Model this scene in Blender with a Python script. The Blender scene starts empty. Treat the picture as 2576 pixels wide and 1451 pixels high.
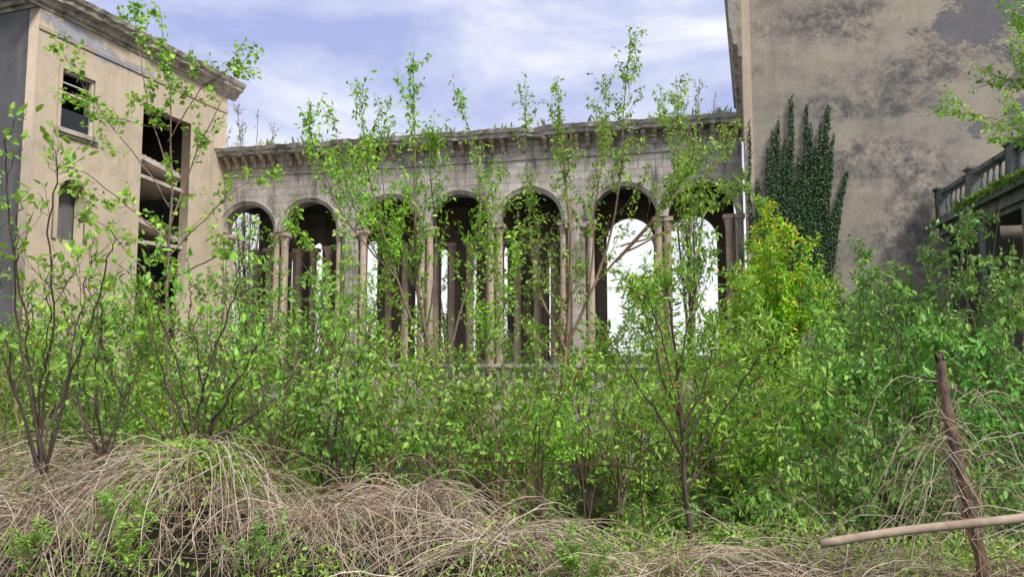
import bpy, bmesh, math, random
import numpy as np
from mathutils import Vector, Matrix
random.seed(7)
RNG = np.random.default_rng(11)
scene = bpy.context.scene
COL = scene.collection
EYE = 1.7
PITCH = math.radians(5.0)
F = 1860.0
def ray(px, py):
    u = (px-1288)/F; v = (725.5-py)/F
    return np.array([u, math.cos(PITCH)-v*math.sin(PITCH), math.sin(PITCH)+v*math.cos(PITCH)])
def U(px, py, d):
    r = ray(px, py); r = r/r[1]*d
    return np.array([r[0], r[1], r[2]+EYE])
class Frame:
    def __init__(s, o, ang=None, d=None):
        s.o = np.array(o[:2], float)
        if d is None: d = (math.cos(ang), math.sin(ang))
        s.d = np.array(d, float); s.d /= np.linalg.norm(s.d)
        s.n = np.array([s.d[1], -s.d[0]])
    def P(s, a, z, n=0.0):
        q = s.o+s.d*a+s.n*n
        return (q[0], q[1], z)
    def hit(s, px, py):
        r = ray(px, py)
        A = np.array([[r[0], -s.d[0]], [r[1], -s.d[1]]])
        t, a = np.linalg.solve(A, s.o)
        return a, EYE+t*r[2]
    def M(s):
        return Matrix(((s.d[0], 0, s.n[0], s.o[0]), (s.d[1], 0, s.n[1], s.o[1]), (0, 1, 0, 0), (0, 0, 0, 1)))
# ------------------------------------------------------------ materials
class NT:
    def __init__(s, name):
        s.m = bpy.data.materials.new(name); s.m.use_nodes = True
        s.t = s.m.node_tree; s.t.nodes.clear()
        s.out = s.t.nodes.new('ShaderNodeOutputMaterial')
    def n(s, typ, ins=None, **kw):
        nd = s.t.nodes.new('ShaderNode'+typ)
        for k, v in kw.items(): setattr(nd, k, v)
        for k, v in (ins or {}).items():
            if isinstance(v, bpy.types.NodeSocket): s.t.links.new(v, nd.inputs[k])
            else: nd.inputs[k].default_value = v
        return nd
    def noise(s, vec, scale, detail=6, rough=.6, dist=0.0):
        return s.n('TexNoise', {'Vector': vec, 'Scale': scale, 'Detail': detail, 'Roughness': rough, 'Distortion': dist}).outputs['Fac']
    def rng(s, val, a, b, c=0.0, d=1.0):
        return s.n('MapRange', {0: val, 1: a, 2: b, 3: c, 4: d}).outputs[0]
    def mix(s, f, a, b, mode='MIX'):
        nd = s.n('MixRGB', {0: f}, blend_type=mode)
        for i, v in ((1, a), (2, b)):
            if isinstance(v, bpy.types.NodeSocket): s.t.links.new(v, nd.inputs[i])
            else: nd.inputs[i].default_value = (*v, 1)
        return nd.outputs[0]
    def math(s, op, a, b=0.0):
        return s.n('Math', {0: a, 1: b}, operation=op).outputs[0]
    def pos(s, scale=(1, 1, 1)):
        g = s.n('NewGeometry').outputs['Position']
        return s.n('VectorMath', {0: g, 1: scale}, operation='MULTIPLY').outputs[0]
    def blob(s, c, r, amp):
        g = s.n('NewGeometry').outputs['Position']
        a = s.n('VectorMath', {0: g, 1: tuple(c)}, operation='SUBTRACT').outputs[0]
        a = s.n('VectorMath', {0: a, 1: tuple(1/x for x in r)}, operation='MULTIPLY').outputs[0]
        l = s.n('VectorMath', {0: a}, operation='LENGTH').outputs['Value']
        return s.rng(l, 0, 1, amp, 0)
    def finish(s, col, rough=.9, bump=None, bstr=.4, bdist=.02, spec=.2):
        b = s.n('BsdfPrincipled', {'Roughness': rough, 'Specular IOR Level': spec})
        if isinstance(col, bpy.types.NodeSocket): s.t.links.new(col, b.inputs['Base Color'])
        else: b.inputs['Base Color'].default_value = (*col, 1)
        if bump is not None:
            bn = s.n('Bump', {'Height': bump, 'Strength': bstr, 'Distance': bdist})
            s.t.links.new(bn.outputs[0], b.inputs['Normal'])
        s.t.links.new(b.outputs[0], s.out.inputs[0])
        return s.m
def plaster(name, c1, c2, stain, dark, stain_amt=.55, streak_amt=.6, peel=None, blobs=(), peelcol=(.12, .12, .13), dblobs=(), fine=(.46, .56), soft=.03):
    t = NT(name); p = t.pos()
    col = t.mix(t.rng(t.noise(p, .35, 6, .6), .35, .65), c1, c2)
    n2 = t.noise(p, 1.6, 14, .78, .3)
    d = t.noise(t.pos((.45, .45, 1.0)), .55, 6, .6)
    for (c, r, a) in dblobs: d = t.math('ADD', d, t.blob(c, r, a))
    area = t.rng(d, .42, .7)
    sm = t.math('MULTIPLY', t.rng(n2, *fine), area)
    col = t.mix(t.math('MULTIPLY', sm, stain_amt), col, stain)
    n3 = t.noise(p, 7, 10, .8)
    col = t.mix(t.math('MULTIPLY', t.rng(n3, .50, .62), t.math('MULTIPLY', area, stain_amt*.9)), col, stain)
    st = t.noise(t.pos((2.2, 2.2, .12)), 1.0, 8, .7)
    col = t.mix(t.math('MULTIPLY', t.rng(st, .5, .72), streak_amt), col, dark)
    spk = t.noise(p, 14, 6, .8)
    col = t.mix(t.rng(spk, .3, .75, .35, 0), col, stain)
    h = t.noise(p, 22, 8, .75)
    if peel is not None:
        q = t.noise(p, .9, 14, .78, .4)
        for (c, r, a) in blobs: q = t.math('ADD', q, t.blob(c, r, a))
        pm = t.rng(q, peel, peel+soft)
        pc = t.mix(t.noise(p, 2.5, 12, .85), tuple(x*.4 for x in peelcol), tuple(x*1.9 for x in peelcol))
        edge = t.math('MULTIPLY', t.rng(q, peel-.012, peel), t.math('SUBTRACT', 1.0, pm))
        col = t.mix(t.math('MULTIPLY', edge, .4), col, tuple(min(1, x*1.25) for x in c1))
        col = t.mix(pm, col, pc)
        h = t.math('SUBTRACT', h, t.math('MULTIPLY', pm, .8))
    return t.finish(col, .92, h, .7, .035)
def stone(name, c1, c2, dark, d=None, dk=.7, br=True):
    t = NT(name); p = t.pos()
    col = t.mix(t.rng(t.noise(p, 1.2, 8, .6), .35, .65), c1, c2)
    h = t.noise(p, 25, 8, .7)
    if d is not None and br:
        g = t.n('NewGeometry').outputs['Position']
        s_ = t.n('VectorMath', {0: g, 1: (d[0], d[1], 0)}, operation='DOT_PRODUCT').outputs['Value']
        z = t.n('SeparateXYZ', {0: g}).outputs[2]
        v = t.n('CombineXYZ', {0: s_, 1: z}).outputs[0]
        bk = t.n('TexBrick', {'Vector': v, 'Color1': (1, 1, 1, 1), 'Color2': (.78, .76, .74, 1), 'Mortar': (.5, .47, .45, 1), 'Scale': 1.0, 'Mortar Size': .012, 'Mortar Smooth': .4, 'Brick Width': .66, 'Row Height': .32})
        col = t.mix(1.0, col, bk.outputs['Color'], 'MULTIPLY')
        h = t.math('SUBTRACT', h, t.math('MULTIPLY', bk.outputs['Fac'], 1.0))
    st = t.noise(t.pos((1.6, 1.6, .3)), 1.0, 9, .75)
    col = t.mix(t.math('MULTIPLY', t.rng(st, .49, .64), dk), col, dark)
    n2 = t.noise(p, 5, 10, .8)
    col = t.mix(t.math('MULTIPLY', t.rng(n2, .53, .62), dk*.6), col, dark)
    return t.finish(col, .9, h, .6, .03)
def leafmat(name, trans=.45, rough=.5, var=.25, tint=(1.1, 1.15, .5)):
    t = NT(name)
    a = t.n('Attribute', attribute_name='Col').outputs['Color']
    oi = t.n('ObjectInfo').outputs['Random']
    r2 = t.math('FRACT', t.math('MULTIPLY', oi, 7.31))
    hs = t.n('HueSaturation', {'Hue': t.rng(r2, 0, 1, .490, .512), 'Saturation': t.rng(oi, 0, 1, .86, 1.0), 'Value': t.rng(oi, 0, 1, 1-var, 1+var), 'Color': a}).outputs[0]
    b = t.n('BsdfPrincipled', {'Base Color': hs, 'Roughness': rough, 'Specular IOR Level': .3})
    tr = t.n('BsdfTranslucent', {'Color': t.mix(1.0, hs, tint, 'MULTIPLY')})
    mx = t.n('MixShader', {0: trans, 1: b.outputs[0], 2: tr.outputs[0]})
    t.t.links.new(mx.outputs[0], t.out.inputs[0])
    return t.m
def bark(name, c1, c2, sc=18):
    t = NT(name); p = t.pos()
    n = t.noise(p, sc, 6, .7); n2 = t.noise(p, 1.7, 3, .5)
    col = t.mix(t.rng(n, .3, .7), c1, c2)
    col = t.mix(t.rng(n2, .35, .65, 0, .5), col, tuple(x*1.6 for x in c2))
    return t.finish(col, .85, n, .5, .01)
# ------------------------------------------------------------ mesh helpers
def mesh_np(name, V, Q, colors=None, smooth=False):
    V = np.asarray(V, np.float32); Q = np.asarray(Q, np.int32)
    k = Q.shape[1]
    me = bpy.data.meshes.new(name)
    me.vertices.add(len(V)); me.vertices.foreach_set('co', V.ravel())
    me.loops.add(Q.size); me.loops.foreach_set('vertex_index', Q.ravel())
    me.polygons.add(len(Q)); me.polygons.foreach_set('loop_start', np.arange(0, Q.size, k, dtype=np.int32))
    if smooth: me.polygons.foreach_set('use_smooth', np.ones(len(Q), bool))
    me.update(calc_edges=True); me.validate()
    if colors is not None:
        at = me.color_attributes.new('Col', 'FLOAT_COLOR', 'POINT')
        C = np.ones((len(V), 4), np.float32); C[:, :3] = colors
        at.data.foreach_set('color', C.ravel())
    return me
def empty(name, loc, label, category, group=None):
    o = bpy.data.objects.new(name, None); o.location = loc; COL.objects.link(o)
    o.empty_display_size = .2
    o['label'] = label; o['category'] = category
    if group: o['group'] = group
    return o
def wloc(o):
    l = Vector(o.location)
    while o.parent: o = o.parent; l = l+Vector(o.location)
    return l
def mk(name, me, mat, parent=None, label=None, category=None, group=None, kind=None):
    o = bpy.data.objects.new(name, me); COL.objects.link(o)
    n = len(me.vertices); co = np.empty(n*3, np.float32); me.vertices.foreach_get('co', co); co = co.reshape(-1, 3)
    if kind == 'structure': c = Vector((0, 0, 0))
    else:
        mn = co.min(0); mx = co.max(0); c = Vector((float(mn[0]+mx[0])/2, float(mn[1]+mx[1])/2, float(mn[2])))
    me.transform(Matrix.Translation(-c))
    if parent: o.parent = parent; o.location = c-wloc(parent)
    else: o.location = c
    if mat: me.materials.append(mat)
    if label: o['label'] = label
    if category: o['category'] = category
    if group: o['group'] = group
    if kind: o['kind'] = kind
    return o
def panel_mesh(fr, outer, holes, off, thick):
    cu = bpy.data.curves.new('tmp', 'CURVE'); cu.dimensions = '2D'; cu.fill_mode = 'BOTH'; cu.extrude = thick/2
    for poly in [outer]+list(holes):
        sp = cu.splines.new('POLY'); sp.points.add(len(poly)-1)
        for i, (a, b) in enumerate(poly): sp.points[i].co = (a, b, 0, 1)
        sp.use_cyclic_u = True
    o = bpy.data.objects.new('tmp', cu); COL.objects.link(o)
    dg = bpy.context.evaluated_depsgraph_get()
    me = bpy.data.meshes.new_from_object(o.evaluated_get(dg))
    bpy.data.objects.remove(o)
    me.materials.clear()
    me.transform(fr.M() @ Matrix.Translation((0, 0, off-thick/2)))
    return me
class MB:
    def __init__(s): s.v = []; s.f = []
    def add(s, v, f):
        b = len(s.v); s.v += [tuple(x) for x in v]; s.f += [tuple(i+b for i in q) for q in f]
    def box(s, fr, a0, a1, z0, z1, n0, n1):
        v = [fr.P(a, z, n) for z in (z0, z1) for n in (n0, n1) for a in (a0, a1)]
        s.add(v, [(0, 1, 5, 4), (1, 3, 7, 5), (3, 2, 6, 7), (2, 0, 4, 6), (4, 5, 7, 6), (0, 2, 3, 1)])
    def ramp(s, fr, a0, a1, z0, z1, th, n0, n1):
        v = [fr.P(a, z+h, n) for (a, z) in ((a0, z0), (a1, z1)) for n in (n0, n1) for h in (0, th)]
        s.add(v, [(0, 1, 3, 2), (4, 6, 7, 5), (0, 4, 5, 1), (2, 3, 7, 6), (1, 5, 7, 3), (0, 2, 6, 4)])
    def sweep(s, fr, a0, a1, prof):
        m = len(prof)
        v = [fr.P(a0, z, n) for n, z in prof]+[fr.P(a1, z, n) for n, z in prof]
        s.add(v, [(i, (i+1) % m, m+(i+1) % m, m+i) for i in range(m)]+[tuple(range(m))[::-1], tuple(range(m, 2*m))])
    def lathe(s, c, prof, seg=14):
        v = []; m = len(prof)
        for r, z in prof:
            for k in range(seg):
                a = 2*math.pi*k/seg; v.append((c[0]+r*math.cos(a), c[1]+r*math.sin(a), c[2]+z))
        f = [(i*seg+k, i*seg+(k+1) % seg, (i+1)*seg+(k+1) % seg, (i+1)*seg+k) for i in range(m-1) for k in range(seg)]
        f += [tuple(range(seg))[::-1], tuple(range((m-1)*seg, m*seg))]
        s.add(v, f)
    def mesh(s, name='m'):
        me = bpy.data.meshes.new(name); me.from_pydata(s.v, [], s.f); me.update(); return me
def rough_sweep(fr, a0, a1, prof, step=.25, amp=.02, seed=0):
    rg = np.random.default_rng(seed); N = int((a1-a0)/step); m = len(prof); v = []; f = []
    chip = np.zeros(N+1)
    for _ in range(N//6):
        c = rg.integers(0, N); chip[max(0, c-1):c+2] += rg.uniform(.02, .12)
    for i in range(N+1):
        a = a0+(a1-a0)*i/N
        for k, (n, z) in enumerate(prof):
            e = 1 if n > .3 else .4
            nn = n-(chip[i]*e if n > .05 else 0)+rg.normal()*amp*.4*(n > .0); zz = z+rg.normal()*amp*.4*(n > .05)
            v.append(fr.P(a, zz, nn))
    for i in range(N):
        for k in range(m): f.append((i*m+k, i*m+(k+1) % m, (i+1)*m+(k+1) % m, (i+1)*m+k))
    f += [tuple(range(m))[::-1], tuple(range(N*m, N*m+m))]
    me = bpy.data.meshes.new('moulding'); me.from_pydata(v, [], f); me.update(); return me
def tubes(lst, sides=5):
    Vs, Qs, b = [], [], 0
    ang = np.arange(sides)*2*math.pi/sides
    for P, R in lst:
        P = np.asarray(P, float); n = len(P); R = np.asarray(R, float)
        T = np.gradient(P, axis=0); T /= np.linalg.norm(T, axis=1)[:, None]+1e-9
        ref = np.array([0.31, .95, .1]) if abs(T[0][2]) > .6 else np.array([0, 0, 1.])
        A = np.cross(T, ref); A /= np.linalg.norm(A, axis=1)[:, None]+1e-9
        B = np.cross(T, A)
        V = P[:, None]+R[:, None, None]*(np.cos(ang)[None, :, None]*A[:, None]+np.sin(ang)[None, :, None]*B[:, None])
        Vs.append(V.reshape(-1, 3))
        i = np.arange(n-1)[:, None]*sides; k = np.arange(sides)[None]; k2 = (k+1) % sides
        Qs.append(np.stack([i+k, i+k2, i+sides+k2, i+sides+k], -1).reshape(-1, 4)+b)
        b += n*sides
    return np.concatenate(Vs), np.concatenate(Qs)
def norm(a): return a/(np.linalg.norm(a, axis=-1, keepdims=True)+1e-9)
TPL = {
 'oval': np.array([(0, 0, 0), (.35, .25, .06), (.75, .15, 0), (1, 0, -.14), (.75, -.15, 0), (.35, -.25, .06)]),
 'narrow': np.array([(0, 0, 0), (.35, .13, .04), (.75, .09, -.04), (1, 0, -.18), (.75, -.09, -.04), (.35, -.13, .04)]),
 'broad': np.array([(0, 0, 0), (.4, .46, .08), (.72, .25, 0), (1, 0, -.15), (.72, -.25, 0), (.4, -.46, .08)]),
}
def leaves(P, D, S, C, shape='oval', N=None, rng=RNG, upb=1.0):
    n = len(P); D = norm(D)
    if N is None: N = norm(rng.normal(size=(n, 3))*.75+np.array([0, 0, upb]))
    B = norm(np.cross(N, D)); N2 = np.cross(D, B)
    t = TPL[shape]
    V = P[:, None]+S[:, None, None]*(t[None, :, 0, None]*D[:, None]+t[None, :, 1, None]*B[:, None]+t[None, :, 2, None]*N2[:, None])
    i = np.arange(n)[:, None]*6
    Q = np.concatenate([i+np.array([[0, 1, 2, 3]]), i+np.array([[0, 3, 4, 5]])], 0)
    return V.reshape(-1, 3), Q, np.repeat(C, 6, 0)
def smooth(pts, n):
    pts = np.asarray(pts, float)
    P = np.vstack([2*pts[0]-pts[1], pts, 2*pts[-1]-pts[-2]])
    m = len(pts)-1; out = []
    for t in np.linspace(0, m-1e-6, n):
        i = int(t); u = t-i; a, b, c, d = P[i:i+4]
        out.append(.5*((2*b)+(-a+c)*u+(2*a-5*b+4*c-d)*u*u+(-a+3*b-3*c+d)*u**3))
    return np.array(out)
UP = np.array([0, 0, 1.])
NLEAF = 0
def grow(stems, rng, bdens=3.5, blen=.9, tstart=.25, ang=(30, 60), up=.3, ls=.08, k=3, lsize=.1, shape='oval',
         cols=((.2, .42, .03), (.1, .28, .03)), droop=.5, ntw=3, tipc=None, twr=.004, leafout=.15, topleaf=.3, sizevar=.45, taper=.75, bare=0.0):
    global NLEAF
    tb = []; LP = []; LT = []; LW = []; LS = []
    def nodes(pts, u0, w=1.0):
        if bare and rng.random() < bare: return
        seg = np.linalg.norm(np.diff(pts, axis=0), axis=1); L = seg.sum(); cum = np.concatenate([[0], np.cumsum(seg)])/max(L, 1e-6)
        m = max(1, int(L*(1-u0)/ls)); us = u0+(1-u0)*(np.arange(m)+rng.random(m))/m
        X = np.stack([np.interp(us, cum, pts[:, j]) for j in range(3)], 1)
        T = norm(pts[-1]-pts[0])
        LP.append(X); LT.append(np.repeat(T[None], m, 0)); LW.append(us); LS.append(np.full(m, rng.uniform(.55, 1.15)))
    def branch(p, d, L, r, upc, lv):
        n = 7; u = np.linspace(0, 1, n)[:, None]
        w = np.cumsum(rng.normal(size=(n, 3))*.05*L, 0); w[0] = 0
        pts = p+d*L*u+UP*upc*L*u*u+w
        tb.append((pts, np.linspace(r, twr*.6, n)))
        nodes(pts, leafout)
        if lv > 0:
            for _ in range(ntw):
                t = rng.uniform(.2, .9); i = min(int(t*(n-1)), n-2)
                d2 = norm(d+rng.normal(size=3)*.7+UP*.15)
                branch(pts[i], d2, L*rng.uniform(.25, .5), max(r*.4, twr), upc*.5, lv-1)
    for pts, r0, r1 in stems:
        pts = np.asarray(pts)
        n = len(pts); tb.append((pts, r0+(r1-r0)*np.linspace(0, 1, n)**.75))
        seg = np.linalg.norm(np.diff(pts, axis=0), axis=1); L = seg.sum()
        nodes(pts, 1-topleaf*(1-tstart))
        for _ in range(int(L*bdens*(1-tstart))):
            t = rng.uniform(tstart, 1)
            i = min(int(t*(n-1)), n-2); T = norm(pts[i+1]-pts[i])
            per = norm(np.cross(T, rng.normal(size=3))); a = math.radians(rng.uniform(*ang))
            d = norm(T*math.cos(a)+per*math.sin(a)+UP*up*.4)
            branch(pts[i], d, blen*(1.1-taper*t)*rng.uniform(.5, 1.2), max(.35*(r0+(r1-r0)*t), twr), up, 1)
    X = np.concatenate(LP); T = np.concatenate(LT); W = np.concatenate(LW); B_ = np.concatenate(LS)
    X = np.repeat(X, k, 0); T = np.repeat(T, k, 0); W = np.repeat(W, k); B_ = np.repeat(B_, k)
    m = len(X); NLEAF += m
    D = norm(T*.35+rng.normal(size=(m, 3))*.7-UP*droop)
    X = X+rng.normal(size=(m, 3))*.02+D*.02
    S = lsize*(1+rng.uniform(-sizevar, sizevar, m))
    c0, c1 = np.array(cols[0]), np.array(cols[1])
    f = rng.random((m, 1))
    C = (c0*f+c1*(1-f))*B_[:, None]
    if tipc is not None:
        zz = (X[:, 2]-X[:, 2].min())/(np.ptp(X[:, 2])+1e-6)
        q = (rng.random(m) < np.clip(W, 0, 1)*tipc[1]*(zz**2*1.6 if len(tipc) > 2 else 1))[:, None]; C = np.where(q, np.array(tipc[0])*(.8+.4*f), C)
    return tb, leaves(X, D, S, C, shape, rng=rng)
def plant(name, base, label, category, stems, wood, leafm, group=None, seed=1, sides=5, parts=('trunk', 'crown'), **kw):
    rng = np.random.default_rng(seed)
    tb, (V, Q, C) = grow(stems, rng, **kw)
    e = empty(name, tuple(base), label, category, group)
    TV, TQ = tubes(tb, sides)
    a = mk(parts[0], mesh_np(parts[0], TV, TQ, smooth=True), wood, e)
    b = mk(parts[1], mesh_np(parts[1], V, Q, C), leafm, e)
    return e, a, b
# ------------------------------------------------------------ terrain
MOUNDS = []
def base_z(x, y):
    t = np.clip((y-5.8)/3.6, 0, 1); t = t*t*(3-2*t)
    return -1.6*t+.06*np.sin(x*1.3+y*.7)+.05*np.sin(x*.6-y*1.9)
def mound(px, py, d, rx, ry):
    p = U(px, py, d); h = p[2]-base_z(p[0], p[1]); MOUNDS.append((p[0], p[1], rx, ry, float(h)))
mound(460, 1140, 5.4, .75, .65)
mound(60, 1260, 5.2, .7, .6)
mound(760, 1290, 5.4, .6, .6)
mound(1010, 1245, 5.8, .65, .65)
mound(1250, 1350, 5.3, .7, .5)
mound(1620, 1440, 5.2, .7, .5)
mound(200, 1120, 7.4, 1.5, .8)
mound(2450, 1455, 5.0, .9, .5)
mound(2050, 1460, 5.2, .7, .5)
def mz(x, y, k=1.0):
    z = 0*x
    for cx, cy, rx, ry, h in MOUNDS:
        z = np.maximum(z, h*np.exp(-(((x-cx)/rx)**2+((y-cy)/ry)**2)**1.2*.75))
    return z*k
def gz(x, y): return base_z(x, y)+mz(x, y, .6)
# ------------------------------------------------------------ materials defs
ANG = math.radians(-13.1)
A0 = U(540, 382, 33.0)
ARC = Frame(A0, ang=ANG)
LB = Frame(U(85, 300, 24.0), ang=math.radians(90-18.2))
RBo = U(1874, 400, 26.3)
RB = Frame(RBo, ang=ANG)
def rbp(px, py):
    a, z = RB.hit(px, py); return RB.P(a, z)
m_beige = plaster('beige_stucco', (.66, .54, .405), (.56, .45, .335), (.3, .25, .2), (.32, .27, .22), .5, .5,
                  peel=.84, blobs=[(LB.P(a, LB.hit(300, 120)[1]-.5+dz), (1.5, 1.5, .9), .38) for a, dz in ((.6, .3), (1.8, .2), (3.2, -.1), (4.8, 0), (6.5, .1))], peelcol=(.3, .3, .33))
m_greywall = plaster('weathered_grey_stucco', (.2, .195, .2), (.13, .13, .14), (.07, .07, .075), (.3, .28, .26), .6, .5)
m_rwall = plaster('stained_plaster', (.49, .42, .325), (.38, .34, .285), (.10, .095, .10), (.25, .23, .2), .9, .45,
                  peel=.80, blobs=[(rbp(2480, 30), (4.6, 5, 3.0), .55), (rbp(2590, 280), (2.0, 3, 2.4), .5), (rbp(2440, 330), (1.0, 2, .8), .3)],
                  peelcol=(.15, .145, .155), fine=(.42, .58), soft=.07,
                  dblobs=[(rbp(2180, 265), (3.0, 3, .6), .5), (rbp(2200, 400), (2.2, 3, .8), .5), (rbp(2350, 470), (1.6, 3, 1.2), .42), (rbp(2080, 60), (2.8, 3, .9), .35), (rbp(2300, 550), (1.2, 3, 1.5), .35), (rbp(2330, 160), (2.2, 3, .8), .3)])
m_stone = stone('limestone_blocks', (.60, .56, .51), (.48, .43, .385), (.08, .07, .062), ARC.d, .8)
m_trim = stone('grey_limestone_trim', (.60, .55, .49), (.42, .38, .33), (.09, .08, .07), None, .8)
m_col = stone('ochre_stone_columns', (.58, .46, .36), (.44, .34, .26), (.12, .095, .08), None, .55)
m_dark = stone('dark_interior_plaster', (.06, .08, .075), (.035, .04, .04), (.015, .015, .015), None, .5)  # near-black tone for ceilings and inner walls
m_int = stone('grey_interior_wall', (.10, .09, .085), (.06, .055, .05), (.02, .02, .02), None, .5)  # plain dark grey for the walls behind the open bay
m_corn = stone('weathered_cornice', (.48, .425, .36), (.34, .3, .25), (.08, .07, .065), None, .85)
m_slab = stone('broken_concrete', (.62, .54, .47), (.42, .36, .31), (.12, .1, .09), None, .5)
m_bal = stone('bluish_weathered_stone', (.21, .215, .215), (.12, .13, .12), (.03, .04, .022), None, .85)
m_frame = NT('peeling_window_paint').finish((.55, .5, .43), .7)
m_glass = NT('dusty_dark_glass').finish((.02, .025, .03), .25, spec=.5)
m_rust = bark('rusty_iron', (.05, .03, .022), (.12, .07, .045), 60)
m_wood = bark('grey_brown_bark', (.08, .057, .045), (.23, .165, .13))
m_wood2 = bark('dark_bark', (.035, .025, .022), (.12, .085, .07))
m_wood3 = bark('brown_bark', (.14, .085, .05), (.28, .185, .12))
m_post = bark('old_timber', (.045, .032, .026), (.17, .115, .085), 40)
m_pole = bark('pale_pole', (.2, .14, .1), (.42, .33, .25), 12)
t = NT('dry_cane'); a_c = t.n('Attribute', attribute_name='Col').outputs['Color']
m_cane = t.finish(t.mix(t.rng(t.noise(t.pos(), 9, 4, .6), .3, .7, .5, 0), a_c, (.14, .09, .055)), .6)
m_leaf = leafmat('spring_leaves', .42, .5, .1)
m_leafd = leafmat('dense_leaves', .34, .45, .16)
m_ivy = leafmat('ivy_leaves', .1, .45, .1)
t = NT('overgrown_earth'); p = t.pos()
c = t.mix(t.rng(t.noise(p, 3, 8, .7), .35, .65), (.03, .022, .016), (.022, .035, .012))
m_ground = t.finish(c, .95, t.noise(p, 12, 8, .7), .9, .08)
# ------------------------------------------------------------ ground
xs = np.concatenate([[-800, -300, -100, -50, -30], np.linspace(-20, 20, 160), [30, 50, 100, 300, 800]])
ys = np.concatenate([[-200, -50, -15, -5], np.linspace(0, 14, 80), np.linspace(15, 40, 25), [60, 100, 300, 1200]])
X, Y = np.meshgrid(xs, ys); Z = gz(X, Y)
V = np.stack([X, Y, Z], -1).reshape(-1, 3); nx = len(xs)
i, j = np.meshgrid(np.arange(len(ys)-1), np.arange(nx-1), indexing='ij'); b = i*nx+j
Q = np.stack([b, b+1, b+nx+1, b+nx], -1).reshape(-1, 4)
mk('ground', mesh_np('ground', V, Q, smooth=True), m_ground, kind='structure', label='overgrown uneven courtyard ground with dark earth', category='ground')
GL = -1.75
# ------------------------------------------------------------ left building
lb = empty('stucco_building', (*LB.P(3, GL)[:2], GL), 'abandoned beige stucco building with stone cornice and empty windows', 'building')
Lend = LB.hit(573, 250)[0]; ztop = LB.hit(573, 246)[1]
def rect(a0, a1, z0, z1): return [(a0, z0), (a1, z0), (a1, z1), (a0, z1)]
w1a, w1z1 = LB.hit(157, 172); w1b = LB.hit(232, 340)[0]; w1z0 = LB.hit(150, 322)[1]
oa, oz1 = LB.hit(362, 264); ob = LB.hit(482, 300)[0]; oz0 = EYE-1.0
na, _ = LB.hit(143, 520); nb_, _ = LB.hit(212, 520); nz1 = LB.hit(178, 452)[1]; nz0 = LB.hit(143, 600)[1]
nr = (nb_-na)/2; nc = (na+nb_)/2
arch = [(na, nz0), (nb_, nz0)]+[(nc+nr*math.cos(x), nz1-nr+nr*math.sin(x)) for x in np.linspace(0, math.pi, 16)]
me = panel_mesh(LB, rect(0, Lend, GL, ztop), [rect(w1a, w1b, w1z0, w1z1), rect(oa, ob, oz0, oz1), arch], 0, .45)
mk('wall', me, m_beige, lb, 'beige stucco side wall with peeling patches')
FRo = np.array(LB.P(0, 0)[:2])-np.array([LB.n[0], LB.n[1]])*12
LF = Frame(FRo, d=LB.n)
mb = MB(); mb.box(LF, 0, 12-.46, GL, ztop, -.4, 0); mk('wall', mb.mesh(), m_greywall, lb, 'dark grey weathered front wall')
mb = MB(); mb.box(LB, Lend-.4, Lend, GL, ztop, -12, -.452); mb.box(LB, 0.4, Lend, GL, ztop, -12.4, -12)
mk('wall', mb.mesh(), m_greywall, lb, 'plain rear walls')
mb = MB(); mb.box(LB, -.3, Lend+.3, ztop+.7, ztop+.85, -12.3, .3); mk('roof', mb.mesh(), m_corn, lb)
prof = [(-.1, ztop), (.05, ztop), (.08, ztop+.1), (.18, ztop+.14), (.22, ztop+.28), (.44, ztop+.36), (.48, ztop+.5), (.56, ztop+.54), (.62, ztop+.7), (-.1, ztop+.74)]
mb = MB(); mb.sweep(LF, 0, 12-.1, [(n, z+.002) for n, z in prof]); mk('cornice', mb.mesh(), m_corn, lb)
mk('cornice', rough_sweep(LB, -.6, Lend+.5, prof, .18, .035, 3), m_corn, lb)
mb = MB(); mb.sweep(LB, 0, Lend, [(.003, ztop-.75), (.05, ztop-.75), (.07, ztop-.62), (.003, ztop-.6)]); mk('string_course', mb.mesh(), m_beige, lb)
def window(fr, a0, a1, z0, z1, parent):
    e = bpy.data.objects.new('window', None); COL.objects.link(e); e.parent = parent
    e.location = Vector(fr.P((a0+a1)/2, z0))-wloc(parent)
    mb = MB(); t_ = .08
    for q in ((a0, a0+t_, z0, z1), (a1-t_, a1, z0, z1), (a0+t_, a1-t_, z1-t_, z1), (a0+t_, a1-t_, z0, z0+t_)): mb.box(fr, *q, -.16, -.04)
    zz = z0+(z1-z0)*.6; mb.box(fr, a0+t_, a1-t_, zz, zz+.08, -.15, -.05)
    zz = z0+(z1-z0)*.78; mb.box(fr, a0+t_, a1-t_, zz, zz+.04, -.14, -.06)
    mk('frame', mb.mesh(), m_frame, e)
    mb = MB(); o_ = .13
    for q in ((a0-o_, a0, z0, z1+o_), (a1, a1+o_, z0, z1+o_), (a0, a1, z1, z1+o_)): mb.box(fr, *q, .002, .06)
    mk('surround', mb.mesh(), m_beige, e)
    mb = MB(); mb.box(fr, a0-.2, a1+.2, z0-.14, z0, -.1, .16); mb.box(fr, a0-.12, a1+.12, z0-.24, z0-.14, .002, .08); mk('sill', mb.mesh(), m_corn, e)
    mb = MB(); mb.box(fr, a0+t_, a1-t_, z0+t_, z0+(z1-z0)*.36, -.12, -.11); mk('glass', mb.mesh(), m_glass, e)
window(LB, w1a, w1b, w1z0, w1z1, lb)
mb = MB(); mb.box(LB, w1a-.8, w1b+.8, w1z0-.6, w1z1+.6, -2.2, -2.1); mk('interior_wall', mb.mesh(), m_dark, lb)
mb = MB(); mb.box(LB, na-.2, nb_+.2, nz0-.1, nz1+.2, -.8, -.58); mk('niche_back', mb.mesh(), m_greywall, lb)  # beige niche wall coloured dark grey, its shadow painted in
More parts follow.
